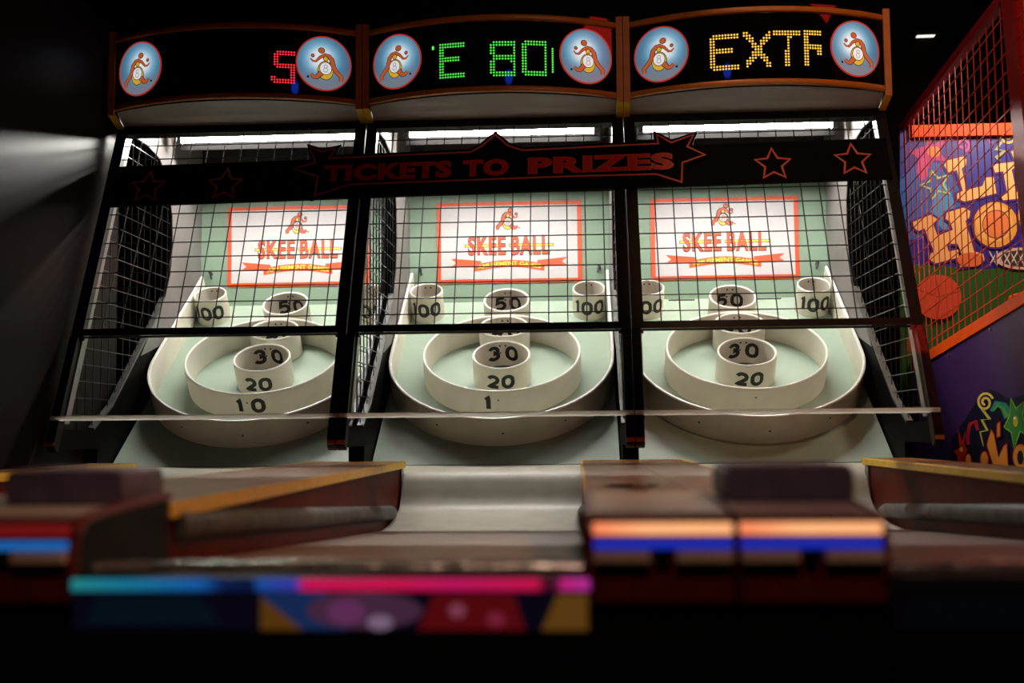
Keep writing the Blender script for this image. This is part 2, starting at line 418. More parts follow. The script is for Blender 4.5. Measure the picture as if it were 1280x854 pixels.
# running figure with a round ball body
def figure(mb, f, s, flip=1, mats=dict(line=0, red=1, yel=2, wht=3, gry=4), lw=.035, setc=None):
    def q(a, b, d=0): return f(a*s*flip, b*s, d)
    def mm(k): 
        if setc: mb.col = setc[k]; return 0
        return mats[k]
    def lay(pts, w, d, k='red', taper=None):
        m = mm('line'); stroke(mb, pts, w+lw*2, lambda a, b: q(a, b, d), m, step=.06, taper=taper)
        m = mm(k); stroke(mb, pts, w, lambda a, b: q(a, b, d+1), m, step=.06, taper=taper)
    def ell(cx, cy, rx, ry, d, k):
        m = mm('line'); disc2(mb, cx, cy, rx+lw, ry+lw, lambda a, b: q(a, b, d), m)
        m = mm(k); disc2(mb, cx, cy, rx, ry, lambda a, b: q(a, b, d+1), m)
    ell(-.06, -.21, .31, .38, 0, 'yel')
    lay([(-.36, .02), (-.32, .26), (-.20, .40), (-.04, .44), (.16, .34), (.34, .15), (.46, .15), (.57, .26)], .15, 2, 'red', (1.25, .3))
    lay([(-.30, .08), (-.50, -.22), (-.72, -.44), (-.70, -.62)], .16, 2, 'red', (1.1, .8))
    lay([(.12, -.32), (.30, -.52), (.42, -.52), (.55, -.40)], .16, 2, 'red', (1.2, .6))
    ell(-.06, .28, .085, .085, 4, 'yel')
    ell(.11, .62, .12, .105, 4, 'red')
    ell(.47, .38, .055, .055, 4, 'red')
    ell(-.06, -.13, .235, .25, 6, 'wht')
    for cy, r in ((-.045, .068), (-.20, .085)):
        m = mm('gry'); stroke(mb, arc(-.06, cy, r, r, 0, 360, 16), .04, lambda a, b: q(a, b, 8), m)
    m = mm('line'); disc2(mb, .66, -.52, .05, .05, lambda a, b: q(a, b, 1), m, n=10)
mb = MB(); figure(mb, lambda a, b, d: (a, 3.9358-d*.00012, .752+b), .056, 1, dict(line=0, red=1, yel=2, wht=3, gry=4), lw=.05)
mb.build('running_figure', ['print_outline', 'print_red', 'print_yellow', 'print_white', 'print_red'], sheet)

# solid side panels with a curved front edge, and their wire-mesh windows
for sx in (-1, 1):
    x0, x1 = sx*.358, sx*.368
    out = [(y, z) for y, z in CURVE]+[(3.30, 1.06), (3.955, 1.06), (3.955, -.25), (3.10, -.25), (3.10, -.037), (2.856, -.037), (2.845, -.030), (2.842, -.018), (2.866, .016)]
    mb = MB(); mb.prism([(x0, y, z) for y, z in out], [(x1, y, z) for y, z in out])
    sp = mb.build('side_panel', 'panel_black', root)
    out = [(3.40, .245), (3.507, .366)]+[(y+.004, z) for y, z in CURVE[4:10]]+[(y, z+.003) for y, z in CURVE[10:]]+[(3.30, 1.04), (3.94, 1.04), (3.94, .42), (3.78, .35)]
    mb = MB(); mb.prism([(sx*.3555, y, z) for y, z in out], [(sx*.358, y, z) for y, z in out]); mb.build('side_liner', 'grey_panel', sp)
    mb = MB()                                    # pale edge strip along the lower curve
    cl = CURVE[:5]
    for (ya, za), (yb, zb) in zip(cl, cl[1:]):
        mb.hexa([(sx*.354, ya, za-.001), (sx*.372, ya, za-.001), (sx*.372, yb, zb-.001), (sx*.354, yb, zb-.001)],
                [(sx*.354, ya-.004, za+.005), (sx*.372, ya-.004, za+.005), (sx*.372, yb-.004, zb+.005), (sx*.354, yb-.004, zb+.005)])
    mb.build('edge_strip', 'curve_trim', sp)
    # frame flange behind the front post
    mb = MB()
    mb.hexa([(sx*.352, cage_y(z)+d, z) for z, d in ((.03, .012), (.90, .012), (.90, .042), (.03, .042))],
            [(sx*.357, cage_y(z)+d, z) for z, d in ((.03, .012), (.90, .012), (.90, .042), (.03, .042))])
    fl = mb.build('side_mesh_flange', 'flange_metal', root)
    def curve_y(z):
        for (ya, za), (yb, zb) in zip(CURVE, CURVE[1:]):
            if za <= z <= zb and zb > za: return ya+(yb-ya)*(z-za)/(zb-za)
        return None
    z = .055
    while z < .90:
        ye = curve_y(z)
        if ye:
            mb = MB(); mb.tube((sx*.3635, cage_y(z)+.03, z), (sx*.3635, ye+.012, z), .0016, 5); mb.build('wire', 'wire_metal', fl)
        z += .0465
    y = 2.98
    while y < 3.64:
        zt = min(.905, .221+(y-2.95)/.435-.02)
        zl = None; zu = None
        for (ya, za), (yb, zb) in zip(CURVE, CURVE[1:]):
            if ya <= y <= yb and za < .6: zl = za+(zb-za)*(y-ya)/(yb-ya)
            if yb <= y < ya and za > .6: zu = za+(zb-za)*(y-ya)/(yb-ya)
        if y < CURVE[0][0]: zl = .016
        if zu: zt = min(zt, zu+.01)
        if zl is not None and zt-zl > .03:
            mb = MB(); mb.tube((sx*.3655, y, zl-.008), (sx*.3655, y, zt), .0016, 5); mb.build('wire', 'wire_metal', fl)
        y += .05

# front cage: leaning frame and wire mesh
def slant(mb, x0, x1, z0, z1, d0, d1, m=0):
    mb.hexa([CG(x0, z0, d0), CG(x1, z0, d0), CG(x1, z1, d0), CG(x0, z1, d0)], [CG(x0, z0, d1), CG(x1, z0, d1), CG(x1, z1, d1), CG(x0, z1, d1)], m)
mb = MB()
for sx in (-1, 1): slant(mb, min(sx*.347, sx*.378), max(sx*.347, sx*.378), .262, .925, -.012, .010)
slant(mb, -.347, .347, .2665, .286, -.008, .008)
slant(mb, -.347, .347, .897, .925, -.012, .010)
frame = mb.build('cage_frame', 'black_metal', root)
wire_v = None
for i in range(14):
    x = -.299+.0512*(i-1) if i < 14 else 0
    if abs(x) > .346: continue
    if wire_v is None:
        mb = MB(); mb.tube(CG(x, .27), CG(x, .91), .0017, 5); wire_v = mb.build('wire', 'wire_metal', frame); xv = x
    else:
        c = wire_v.copy(); COL.objects.link(c); c.location.x = wire_v.location.x+(x-xv)
zs = [.317+.0452*i for i in range(13)]
for z in zs:
    mb = MB(); mb.tube(CG(-.349, z, .003), CG(.349, z, .003), .0017, 5); mb.build('wire', 'wire_metal', frame)
# lower posts with rounded feet, screws
for sx in (-1, 1):
    mb = MB()
    zz = [.262, .0, -.024, -.034, -.036]; dd = [.012, .012, .010, .004, -.006]
    a = [CG(sx*.3565, z, d) for z, d in zip(zz, dd)]+[CG(sx*.3565, -.036, -.02), CG(sx*.3565, .262, -.02)]
    b = [(sx*.379, p[1], p[2]) for p in a]
    mb.prism(a, b); lp = mb.build('lower_post', 'black_metal', root)
    mb = MB()
    for z in (.222, .083):
        c = Vector(CG(sx*.368, z, .012)); mb.tube(c, c+CN*.003, .0035, 8)
    mb.build('screw', 'rail_side', lp)
    mb = MB()
    slant(mb, min(sx*.357, sx*.3785), max(sx*.357, sx*.3785), -.032, -.022, .010, .0125)
    mb.build('foot_trim', 'orange_trim', lp)
# clear shield with a bright lower edge
mb = MB(); slant(mb, -.376, .376, .040, .262, .0135, .0165); shield = mb.build('clear_shield', 'acrylic', root)
mb = MB(); mb.prism([CG(-.379, .0345, .019), CG(-.379, .0435, .019), CG(-.379, .0350, .008)], [CG(.379, .0345, .019), CG(.379, .0435, .019), CG(.379, .0350, .008)]); mb.build('shield_edge', 'acrylic_edge', shield)

# fluorescent tube in its channel
mb = MB(); mb.box(-.32, .32, 3.545, 3.620, 1.004, 1.045); mb.box(-.32, .32, 3.615, 3.621, .9480, 1.045); fix = mb.build('light_channel', 'room_black', root)  # rear plate added to shade the upper back wall
mb = MB(); mb.tube((-.300, 3.572, .974), (.300, 3.572, .974), .012, 12); mb.build('fluorescent_tube', 'tube', fix)
for sx in (-1, 1):
    mb = MB(); mb.box(min(sx*.300, sx*.316), max(sx*.300, sx*.316), 3.56, 3.585, .958, 1.005); mb.build('tube_holder', 'dark_grey', fix)

# marquee sign on top, its face bowed towards the player
SR, SYC = .725, 3.812
def SG(a, z, d=0.): return ((SR+d)*math.sin(a/SR), SYC-(SR+d)*math.cos(a/SR), z)
AE = SR*math.asin(.362/SR)
n = 24; AA = [-AE+2*AE*i/n for i in range(n+1)]
mb = MB()
pl = [SG(a, 0)[:2] for a in AA]+[(.362, 3.36), (-.362, 3.36)]
mb.prism([(x, y, .955) for x, y in pl], [(x, y, 1.19) for x, y in pl])
sign = mb.build('marquee_sign', 'face_black', root, smooth=.5)
for z0, z1 in ((1.163, 1.181), (.956, .974)):
    mb = MB(); rows = []
    for d, z in ((.0, z0), (.008, z0+.002), (.011, (z0+z1)/2), (.008, z1-.002), (.0, z1)): rows.append([SG(a, z, d) for a in AA])
    mb.grid(rows); mb.build('arched_trim', 'orange_trim', sign, smooth=.9)
for sx in (-1, 1):
    mb = MB()                                     # side boards of the sign and their edging
    out = [(3.178, 1.195), (3.178, .948), (3.272, .920), (3.36, .920), (3.36, 1.195)]
    mb.prism([(sx*.362, y, z) for y, z in out], [(sx*.3785, y, z) for y, z in out]); mb.build('side_board', 'black', sign)
    mb = MB(); xa, xb = sx*.3605, sx*.379
    ed = [(3.178, 1.195), (3.178, .948), (3.272, .920)]; eo = [(3.169, 1.195), (3.169, .942), (3.268, .911)]
    for i in range(2):
        mb.hexa([(xa, *ed[i]), (xb, *ed[i]), (xb, *ed[i+1]), (xa, *ed[i+1])], [(xa, *eo[i]), (xb, *eo[i]), (xb, *eo[i+1]), (xa, *eo[i+1])], i)
    mb.build('edge_trim', ['orange_trim', 'yellow_trim'], sign)
# grey valance under the sign
mb = MB(); rows = []
for t, z in ((0, .956), (.22, .950), (.45, .944), (.5, .938), (.55, .936), (.8, .928), (1, .922)):
    rows.append([tuple(Vector(SG(a, z, -.004)).lerp(Vector((.3605*a/AE, 3.262, z)), t)) for a in AA])
mb.grid(rows); mb.build('sign_valance', 'valance_grey', root, smooth=.8)
# two round back-lit emblems with the running figure
def emblem(parent, a0, flip):
    mb = MB(); r = .0815; zc = 1.070
    def f(a, b, d=0): return SG(a0+a, zc+b, .0016+d*.00025)
    nr, ns = 8, 40
    sky_glow = [(0, (1, 1, 1)), (.30, (.78, .92, 1.0)), (.52, (.24, .50, .70)), (.75, (.09, .26, .42)), (1, (.09, .17, .26))]  # white hot spot of the bulb painted into the blue print
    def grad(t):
        for (ta, ca), (tb, cb) in zip(sky_glow, sky_glow[1:]):
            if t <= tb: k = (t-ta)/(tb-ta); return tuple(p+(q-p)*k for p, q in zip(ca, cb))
        return sky_glow[-1][1]
    ids = []
    for i in range(nr+1):
        t = i/nr*.955; row = []
        for j in range(ns):
            an = 2*math.pi*j/ns; x, y = t*r*math.cos(an), t*r*math.sin(an)
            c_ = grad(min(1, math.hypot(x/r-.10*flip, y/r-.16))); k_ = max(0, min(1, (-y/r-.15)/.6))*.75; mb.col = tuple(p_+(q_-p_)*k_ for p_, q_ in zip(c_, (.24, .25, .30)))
            row.append(mb.vert(f(x, y)))
        ids.append(row)
    for A, C in zip(ids, ids[1:]):
        for j in range(ns): mb.face((A[j], A[(j+1) % ns], C[(j+1) % ns], C[j]))
    mb.col = (.45, .035, .02)
    mb.grid([[f(t*r*math.cos(2*math.pi*j/ns), t*r*math.sin(2*math.pi*j/ns), d) for j in range(ns)] for t, d in ((.945, 0), (.95, 3), (.995, 3), (1.0, -6))], 0, close=True)
    figure(mb, lambda a, b, d: f(a, b-.006, 1+d), r*.86, flip, lw=.026,
           setc=dict(line=(.015, .006, .005), red=(.52, .11, .035), yel=(.72, .45, .03), wht=(.88, .88, .90), gry=(.38, .39, .43)))
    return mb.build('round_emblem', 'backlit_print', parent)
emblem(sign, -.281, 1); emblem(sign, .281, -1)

# side rails, consoles, lower front
for sx in (-1, 1):
    def X(a, b): return (min(sx*a, sx*b), max(sx*a, sx*b))
    mb = MB(); xa, xb = X(.252, .379)
    mb.box(xa, xb, 1.30, 3.080, -.30, -.097); rb = mb.build('side_rail', 'rail_side', root)
    mb = MB(); xa, xb = X(.2475, .3795); mb.box(xa, xb, 1.30, 3.088, -.097, -.080); mb.build('rail_top', 'rail_top', rb)
    mb = MB(); xa, xb = X(.2415, .2475)
    mb.hexa([(xa, 1.30, -.096), (xb, 1.30, -.098), (xb, 3.09, -.098), (xa, 3.09, -.096)], [(xa, 1.30, -.081), (xb, 1.30, -.079), (xb, 3.09, -.079), (xa, 3.09, -.081)])
    xa, xb = X(.2415, .3795); mb.box(xa, xb, 3.088, 3.095, -.098, -.079)
    mb.build('rail_edging', 'yellow_trim', rb)
    mb = MB(); n = 26; prof = []                  # bumper along the lane, following its slope
    for i in range(n+1):
        y = 1.33+(2.965-1.33)*i/n; zc = -.108-(y-1.33)*.0630; k = 1 if i < n else .35
        prof.append([(sx*(.252-.019*math.sin(math.pi*j/8)*k), y, zc+.0185*math.cos(math.pi*j/8)*(k if i == n else 1)) for j in range(9)])
    mb.grid(prof); mb.poly(prof[0]); mb.poly(prof[-1][::-1]); mb.build('bumper_rail', 'bumper', rb, smooth=.9)
    mb = MB(); xa, xb = X(.246, .252); mb.box(xa, xb, 3.055, 3.084, -.235, -.098); mb.build('end_strip', 'flange_metal', rb)
    # console at the player's end
    mb = MB(); xa, xb = X(.2455, .3775)
    prof = [(1.052, -.157), (1.052, -.092), (1.056, -.085), (1.066, -.081), (1.302, -.074), (1.302, -.157)]
    mb.prism([(xa, y, z) for y, z in prof], [(xb, y, z) for y, z in prof], 1, 0); con = mb.build('end_console', ['console_red', 'black'], rb)
    mb = MB(); mb.path([(sx*.2455, 1.30, -.071), (sx*.2455, 1.12, -.0775), (sx*.2455, 1.075, -.082), (sx*.2455, 1.055, -.095), (sx*.2455, 1.052, -.135)], .0055, 8); mb.build('console_edging', 'console_red', rb)
    mb = MB(); mb.hexa([(xa, 1.075, -.0807), (xb, 1.075, -.0807), (xb, 1.31, -.0737), (xa, 1.31, -.0737)], [(xa, 1.075, -.0772), (xb, 1.075, -.0772), (xb, 1.31, -.0702), (xa, 1.31, -.0702)])
    mb.build('console_plate', 'console_grey', rb)
    mb = MB(); xc, xd = X(.249, .376)
    mb.col = (.95, .23, .10); e0 = [mb.vert((xc, 1.0455, z)) for z in (-.0955, -.0855)]
    mb.col = (1., .46, .20); e1 = [mb.vert((xc+.05, 1.0455, z)) for z in (-.0955, -.0855)]; e2 = [mb.vert((xd, 1.0455, z)) for z in (-.0955, -.0855)]
    mb.face((e0[0], e1[0], e1[1], e0[1])); mb.face((e1[0], e2[0], e2[1], e1[1])); mb.box(xc, xd, 1.0458, 1.054, -.0955, -.0855)
    mb.build('salmon_light_bar', 'bar_glow', rb)
    mb = MB(); mb.box(xc, xd, 1.046, 1.054, -.1085, -.1005); mb.build('blue_light_bar', 'led_blue', rb)
    mb = MB(); xm = (xc+xd)/2
    for a, b in ((xc, xm-.012), (xm+.012, xd)): mb.box(a, b, 1.040, 1.053, -.1195, -.1105)
    mb.build('console_lip', 'lip_tan', rb)
    mb = MB(); mb.tube((xm, 1.053, -.118), (xm, 1.047, -.118), .008, 12); mb.build('lock', 'black', rb)
    if sx < 0:
        mb = MB(); xe, xf = -.374, -.243; rr = .010
        rows = []
        for yy, k in ((1.165, .75), (1.170, 1), (1.275, 1), (1.28, .75)):
            q = []
            for (cx, cz, a0) in ((xf-rr, -.036-rr, 0), (xe+rr, -.036-rr, 90), (xe+rr, -.074+rr, 180), (xf-rr, -.074+rr, 270)):
                for a in range(0, 91, 30): q.append((cx+rr*k*math.cos(R(a0+a)), yy, cz+rr*k*math.sin(R(a0+a))))
            rows.append(q)
        mb.grid(rows, close=True); mb.poly(rows[0][::-1]); mb.poly(rows[-1])
        mb.build('padded_box', 'pad_black', rb, smooth=.6)
    else:
        mb = MB()
        disc2(mb, .312, 1.64, .040, .055, lambda a, b: (a, b, -.0795), n=20)
        mb.build('ticket_slot', 'room_black', rb)
        mb = MB(); mb.tube((.318, 1.52, -.0797), (.318, 1.52, -.072), .010, 12); mb.build('push_button', 'bolt', rb)
# front fascia between the consoles
mb = MB(); mb.box(-.245, .245, 1.052, 1.085, -.30, -.135); fas = mb.build('front_fascia', 'black', root)
mb = MB(); mb.tube((-.243, 1.098, -.134), (.243, 1.098, -.133), .009, 10); mb.build('lane_nosing', 'nosing', root, smooth=.8)
mb = MB(); K = [(-.245, (.02, .30, .32)), (-.17, (.01, .20, .42)), (-.12, (.01, .13, .50)), (-.10, (.005, .02, .10)), (-.07, (.005, .01, .06)), (-.065, (.01, .10, .45)), (-.03, (.05, .05, .5)), (-.02, (.75, .01, .12)), (.06, (.75, .01, .10)), (.12, (.65, .01, .14)), (.195, (.70, .01, .10)), (.205, (.05, .005, .02)), (.215, (.10, .01, .03)), (.22, (.65, .02, .25)), (.245, (.55, .04, .40))]
prev = None
for x, c in K:
    mb.col = c; t = mb.vert((x, 1.049, -.1355)); mb.col = tuple(k*.7 for k in c); b = mb.vert((x, 1.049, -.147))
    if prev: mb.face((prev[1], b, t, prev[0]))
    prev = (t, b)
mb.build('colour_light_strip', 'strip_glow', fas)
mb = MB(); fz = lambda a, b: (a, 1.0495, b)
def art(pts, c, m=0, dy=0): mb.col = c; mb.fan([(p[0], 1.0505-dy, p[1]) for p in pts], m)
art([(-.243, -.183), (.243, -.183), (.243, -.148), (-.243, -.148)], (.010, .008, .030))
art([(-.23, -.178), (-.10, -.178), (-.12, -.152), (-.22, -.152)], (.006, .025, .05), 0, .0003)
art([(-.063, -.183), (.02, -.183), (.0, -.148), (-.063, -.148)], (.03, .10, .40), 0, .0003)
art([(-.063, -.183), (-.022, -.183), (-.063, -.152)], (.35, .16, .02), 0, .0005)
art([(x, z) for x, z in arc(.035, -.165, .055, .017, 0, 360, 20)[:-1]], (.22, .09, .22), 0, .0006)
art([(x, z) for x, z in arc(.018, -.166, .018, .012, 0, 360, 16)[:-1]], (.45, .12, .45), 0, .0008)
art([(x, z) for x, z in arc(.050, -.176, .012, .007, 0, 360, 16)[:-1]], (.75, .55, .95), 0, .0010)
art([(.085, -.183), (.185, -.183), (.175, -.15), (.10, -.15)], (.32, .012, .02), 0, .0004)
art([(x, z) for x, z in arc(.122, -.165, .008, .007, 0, 360, 12)[:-1]], (.75, .18, .35), 0, .0008)
art([(x, z) for x, z in arc(.158, -.173, .009, .007, 0, 360, 12)[:-1]], (.65, .06, .15), 0, .0008)
art([(.20, -.183), (.243, -.183), (.243, -.15), (.215, -.15)], (.40, .20, .03), 0, .0004)
mb.build('front_artwork', 'art_glow', fas)

# dot-matrix letters
GLY = {
 'E': [[(9.5, 11.5), (1.5, 11.5)], [(1, 11), (1, 1)], [(1, 6.5), (7.5, 6.5)], [(1, .5), (9, .5)]],
 'X': [[(.8, 11.5), (9.2, .5)], [(9.5, 11.5), (1., .5)]],
 'T': [[(0, 11.5), (10.5, 11.5)], [(6, 11), (5.5, .6)]],
 'R': [[(7.5, 11.5), (2., 11.5)], [(2, 11), (1.3, .6)], [(1.5, 6.5), (7.5, 6.5)], [(6.8, 6.5), (7.2, 4.4)]],
 'S': [[(7.5, 11.5), (2.5, 11.5), (1.2, 10.5), (1.2, 8), (2.2, 6.5), (7, 6.5), (7.3, 5), (7.3, .5), (1, .5), (.3, 2)]],
 '8': [[(2, 11.5), (8, 11.5), (8.5, 10.5), (8.5, 8), (8, 6.5), (2, 6.5), (.5, 8), (.5, 10.5), (2, 11.5)], [(2, 6.5), (.5, 4.5), (.5, 1.5), (2, .5), (8, .5), (8.5, 1.5), (8.5, 4.5), (8, 6.5)]],
 '0': [[(2, 11.5), (7.5, 11.5), (8.3, 10.5), (8.3, 1.5), (7.5, .5), (2, .5), (.5, 1.5), (.5, 10.5), (2, 11.5)]],
 'I': [[(0, 11), (0, 1.5)]],
}
def seg_d(p, a, b):
    dx, dy = b[0]-a[0], b[1]-a[1]; L = dx*dx+dy*dy
    t = 0 if L == 0 else max(0, min(1, ((p[0]-a[0])*dx+(p[1]-a[1])*dy)/L))
    return math.hypot(p[0]-a[0]-t*dx, p[1]-a[1]-t*dy)
def led(parent, ch, x0, x1, z0, z1, m):
    mb = MB(); W = max(q[0] for s_ in GLY[ch] for q in s_); W = max(W, 1)
    ncol = max(1, round((x1-x0)/.0078))
    for i in range(ncol+1):
        for j in range(13):
            p = (i*W/ncol if ch != 'I' else 0, j)
            if ch == 'I' and i: continue
            if any(seg_d(p, a, b) < (1.06 if m == 'led_yellow' else .95) for s_ in GLY[ch] for a, b in zip(s_, s_[1:])):
                x = x0+(x1-x0)*i/ncol; z = z0+(z1-z0)*j/12
                a = SR*math.asin(x/SR)
                mb.poly([SG(a+.0029*math.cos(R(45*k+22)), z+.0029*math.sin(R(45*k+22)), .0012) for k in range(8)])
    return mb.build('lit_letter', m, parent)

SIGNS = [
 ('led_red', [('S', .132, .193, 1.006, 1.096)], 'ball-rolling arcade alley whose black sign shows one red letter S'),
 ('led_green', [('I', -.163, -.160, 1.090, 1.098), ('E', -.149, -.074, 1.005, 1.101), ('8', .004, .070, 1.004, 1.100), ('0', .094, .158, 1.006, 1.102), ('I', .178, .180, 1.010, 1.090)],
  'ball-rolling arcade alley whose black sign shows green letter E and 80'),
 ('led_yellow', [('E', -.137, -.064, 1.006, 1.103), ('X', -.046, .024, 1.010, 1.106), ('T', .037, .108, 1.012, 1.108), ('R', .116, .168, 1.014, 1.110)],
  'ball-rolling arcade alley whose black sign shows yellow letters EXTR'),
]
machines = [root]+[copy_tree(root) for _ in range(2)]
for mch, lx, (mt, letters, lab) in zip(machines, LANES, SIGNS):
    sg = [c for c in mch.children if c.name.startswith('marquee_sign')][0]
    for L in letters: led(sg, *L, mt)
def part(o, name, k=0): return [c for c in o.children if c.name.split('.')[0] == name][k]
def remat(o, name): o.data = o.data.copy(); o.data.materials[0] = MATS[name]
fr10 = lambda a, b: B(.2495*math.sin(a/.2485), .463-.23*math.cos(a/.2485), b)
mb = MB(); number(mb, '10', .040, .0130, fr10, .008, .050, .75, 1.15); mb.build('painted_number', 'print_black', part(machines[0], 'ring_wide'))
mb = MB(); number(mb, '1', .040, .0140, fr10, -.032, .050); mb.build('painted_number', 'print_black', part(machines[1], 'ring_wide'))
bd = part(machines[2], 'target_board')
for x0, x1 in ((-.20, -.11), (.10, .19)):
    mb = MB(); mb.hexa([B(x0, .930, .0), B(x1, .930, .0), B(x1, .934, .0), B(x0, .934, .0)], [B(x0, .930, .003), B(x1, .930, .003), B(x1, .934, .003), B(x0, .934, .003)])
    mb.build('board_hinge', 'print_black', bd)
rl = part(machines[1], 'side_rail', 0); remat(part(rl, 'salmon_light_bar'), 'bar_dim'); remat(part(rl, 'blue_light_bar'), 'bar_cyan')
for k in (0, 2): remat(part(part(machines[k], 'front_fascia'), 'colour_light_strip'), 'strip_off'); remat(part(part(machines[k], 'front_fascia'), 'front_artwork'), 'flat_print')
for mch, lx, (mt, letters, lab) in zip(machines, LANES, SIGNS):
    mch.location = (lx, 2.5, 0); tag(mch, lab, 'arcade game', 'ball-rolling alleys side by side')

# ------------------------------------------------------------------ long banner across the three cages
ban = empty('prize_banner', -.236, 3.16)
ORG[ban] = Vector((-.236, 3.16, 0))
TILT = math.tan(R(.95))
def BN(d): return lambda x, z: CG(x, z+TILT*(x+.236), .014+d)
mb = MB(); nb = [(-1.345, .668), (.885, .668), (.885, .797), (-1.345, .797)]
def ext(mb, pts, d0, d1, m=0, ms=None): mb.prism([BN(d0)(*p) for p in pts], [BN(d1)(*p) for p in pts], m, ms)
ext(mb, nb, 0, .008); mb.build('banner_board', 'banner_black', ban)
def shift(P): return [(x, z-TILT*(x+.236)) for x, z in P]
OUTL = shift([(-.815, .755), (-.752, .772), (-.773, .826), (-.736, .809), (-.696, .819), (-.712, .786), (-.300, .796), (-.268, .815), (-.229, .852), (-.192, .815), (-.150, .798), (.241, .810), (.238, .840), (.278, .812), (.344, .837), (.323, .798), (.371, .770), (.306, .746), (.300, .684), (.231, .711), (-.01, .710), (-.249, .706), (-.642, .699), (-.742, .665), (-.739, .727)])
def grow(P, d):
    n = len(P); out = []
    A = sum(P[i][0]*P[(i+1) % n][1]-P[(i+1) % n][0]*P[i][1] for i in range(n)); sg = 1 if A > 0 else -1
    for i in range(n):
        a, p, b = P[i-1], P[i], P[(i+1) % n]
        n1 = (p[1]-a[1], a[0]-p[0]); n2 = (b[1]-p[1], p[0]-b[0]); l1, l2 = math.hypot(*n1), math.hypot(*n2)
        n1 = (n1[0]/l1, n1[1]/l1); n2 = (n2[0]/l2, n2[1]/l2); k = 1+n1[0]*n2[0]+n1[1]*n2[1]
        k = max(k, .45); out.append((p[0]+sg*d*(n1[0]+n2[0])/k, p[1]+sg*d*(n1[1]+n2[1])/k))
    return out
mb = MB(); ext(mb, grow(OUTL, .010), .008, .014); mb.build('banner_plaque', 'banner_black', ban)
def loop(mb, P, d, w, m=0):
    mb.grid([[BN(d)(*q) for q in grow(P, w/2)], [BN(d+.0008)(*q) for q in P], [BN(d)(*q) for q in grow(P, -w/2)]], m, close=True)
mb = MB(); loop(mb, OUTL, .0148, .0055); mb.build('banner_outline', 'banner_line', ban)
for cx, cz in ((-1.239, .708), (-1.010, .711), (.561, .738), (.785, .747)):
    mb = MB(); S = shift(star2(cx, cz, .051, .0245)); loop(mb, S, .0088, .006); mb.build('star_outline', 'banner_line', ban)
for txt, x0, x1 in (('TICKETS', -.722, -.354), ('TO', -.318, -.190), ('PRIZES', -.130, .279)):
    cx, w = (x0+x1)/2, x1-x0; cz = .744+TILT*0
    mb = MB()
    text_on(mb, txt, w, .052, lambda a, b: BN(.0146)(cx+a, cz+b), 0, .058, 1.09, ref=.032)
    text_on(mb, txt, w, .052, lambda a, b: BN(.0154)(cx+a, cz+b), 1, .032, 1.09, ref=.032)
    mb.build('banner_word', ['banner_line', 'banner_red'], ban)
tag(ban, 'long black banner reading TICKETS TO PRIZES, fixed across the wire cages', 'banner')

# ------------------------------------------------------------------ glossy dark cabinet beside the alley with the red S
cab = empty('game_cabinet', -1.75, 2.3); ORG[cab] = Vector((-1.75, 2.3, 0))
mat('gloss_side', (.022, .017, .016), .33, spec=.022)
mb = MB(); mb.box(-2.10, -1.402, 1.45, 3.30, -ZC+.08, 1.24); mb.build('cabinet_body', 'black', cab)
mb = MB(); mb.box(-1.402, -1.392, 1.45, 3.30, -ZC+.08, 1.24); mb.build('side_sheet', 'gloss_side', cab)
mb = MB(); mb.box(-2.05, -1.43, 1.50, 3.26, -ZC, -ZC+.08); mb.build('plinth', 'black', cab)
tag(cab, 'dark game cabinet with a glossy blank side beside the red S alley', 'arcade game')

# ------------------------------------------------------------------ basketball game on the other side
hp = empty('hoop_game', 1.5, 3.0); ORG[hp] = Vector((1.5, 3.0, 0))
HX = 1.10
def zb(y): return .223-(y-3.539)*.1225          # lower edge of the cage, rising to the player
def zt(y): return 1.010-(y-3.758)*.0998
mb = MB(); prof = [(3.80, -ZC), (3.80, zb(3.80)-.012), (1.75, zb(1.75)-.012), (1.75, -ZC)]
mb.prism([(HX, *p) for p in prof], [(1.95, *p) for p in prof]); base = mb.build('cabinet_base', 'purple_panel', hp)
mb = MB(); mb.hexa([(HX-.006, y, zb(y)+d) for y, d in ((1.75, -.012), (3.785, -.012), (3.785, .020), (1.75, .020))], [(HX+.03, y, zb(y)+d) for y, d in ((1.75, -.012), (3.785, -.012), (3.785, .020), (1.75, .020))])
br = mb.build('cage_lower_rail', 'hoop_orange', hp)
mb = MB(); mb.hexa([(HX-.006, y, zt(y)+d) for y, d in ((1.75, -.012), (3.785, -.012), (3.785, .014), (1.75, .014))], [(HX+.02, y, zt(y)+d) for y, d in ((1.75, -.012), (3.785, -.012), (3.785, .014), (1.75, .014))])
mb.build('cage_upper_rail', 'hoop_red', hp)
mb = MB(); mb.box(HX-.006, HX+.02, 3.760, 3.785, zb(3.77), zt(3.77)); mb.build('cage_back_post', 'hoop_orange', hp)
mb = MB(); mb.hexa([(HX-.008, 2.70, .25), (HX+.03, 2.70, .25), (HX+.03, 2.765, .25), (HX-.008, 2.765, .25)], [(HX-.008, 2.785, 1.2), (HX+.03, 2.785, 1.2), (HX+.03, 2.86, 1.2), (HX-.008, 2.86, 1.2)])
mb.build('cage_front_post', 'hoop_red', hp)
y = 3.745
while y > 2.0:
    mb = MB(); mb.tube((HX+.003, y, zb(y)), (HX+.003, y, zt(y)), .0017, 5); mb.build('wire', 'wire_red', br); y -= .0505
k = 1
while k < 17:
    d = k*.0495
    mb = MB(); mb.tube((HX+.0005, 3.765, zb(3.765)+d), (HX+.0005, 1.8, zb(1.8)+d), .0017, 5); mb.build('wire', 'wire_red', br); k += 1
for u, v in ((1187, 444), (1239, 412)):
    p = atX(u, v, HX-.001); mb = MB(); mb.tube(p, p+Vector((-.005, 0, 0)), .0045, 8); mb.build('bolt', 'bolt', base)
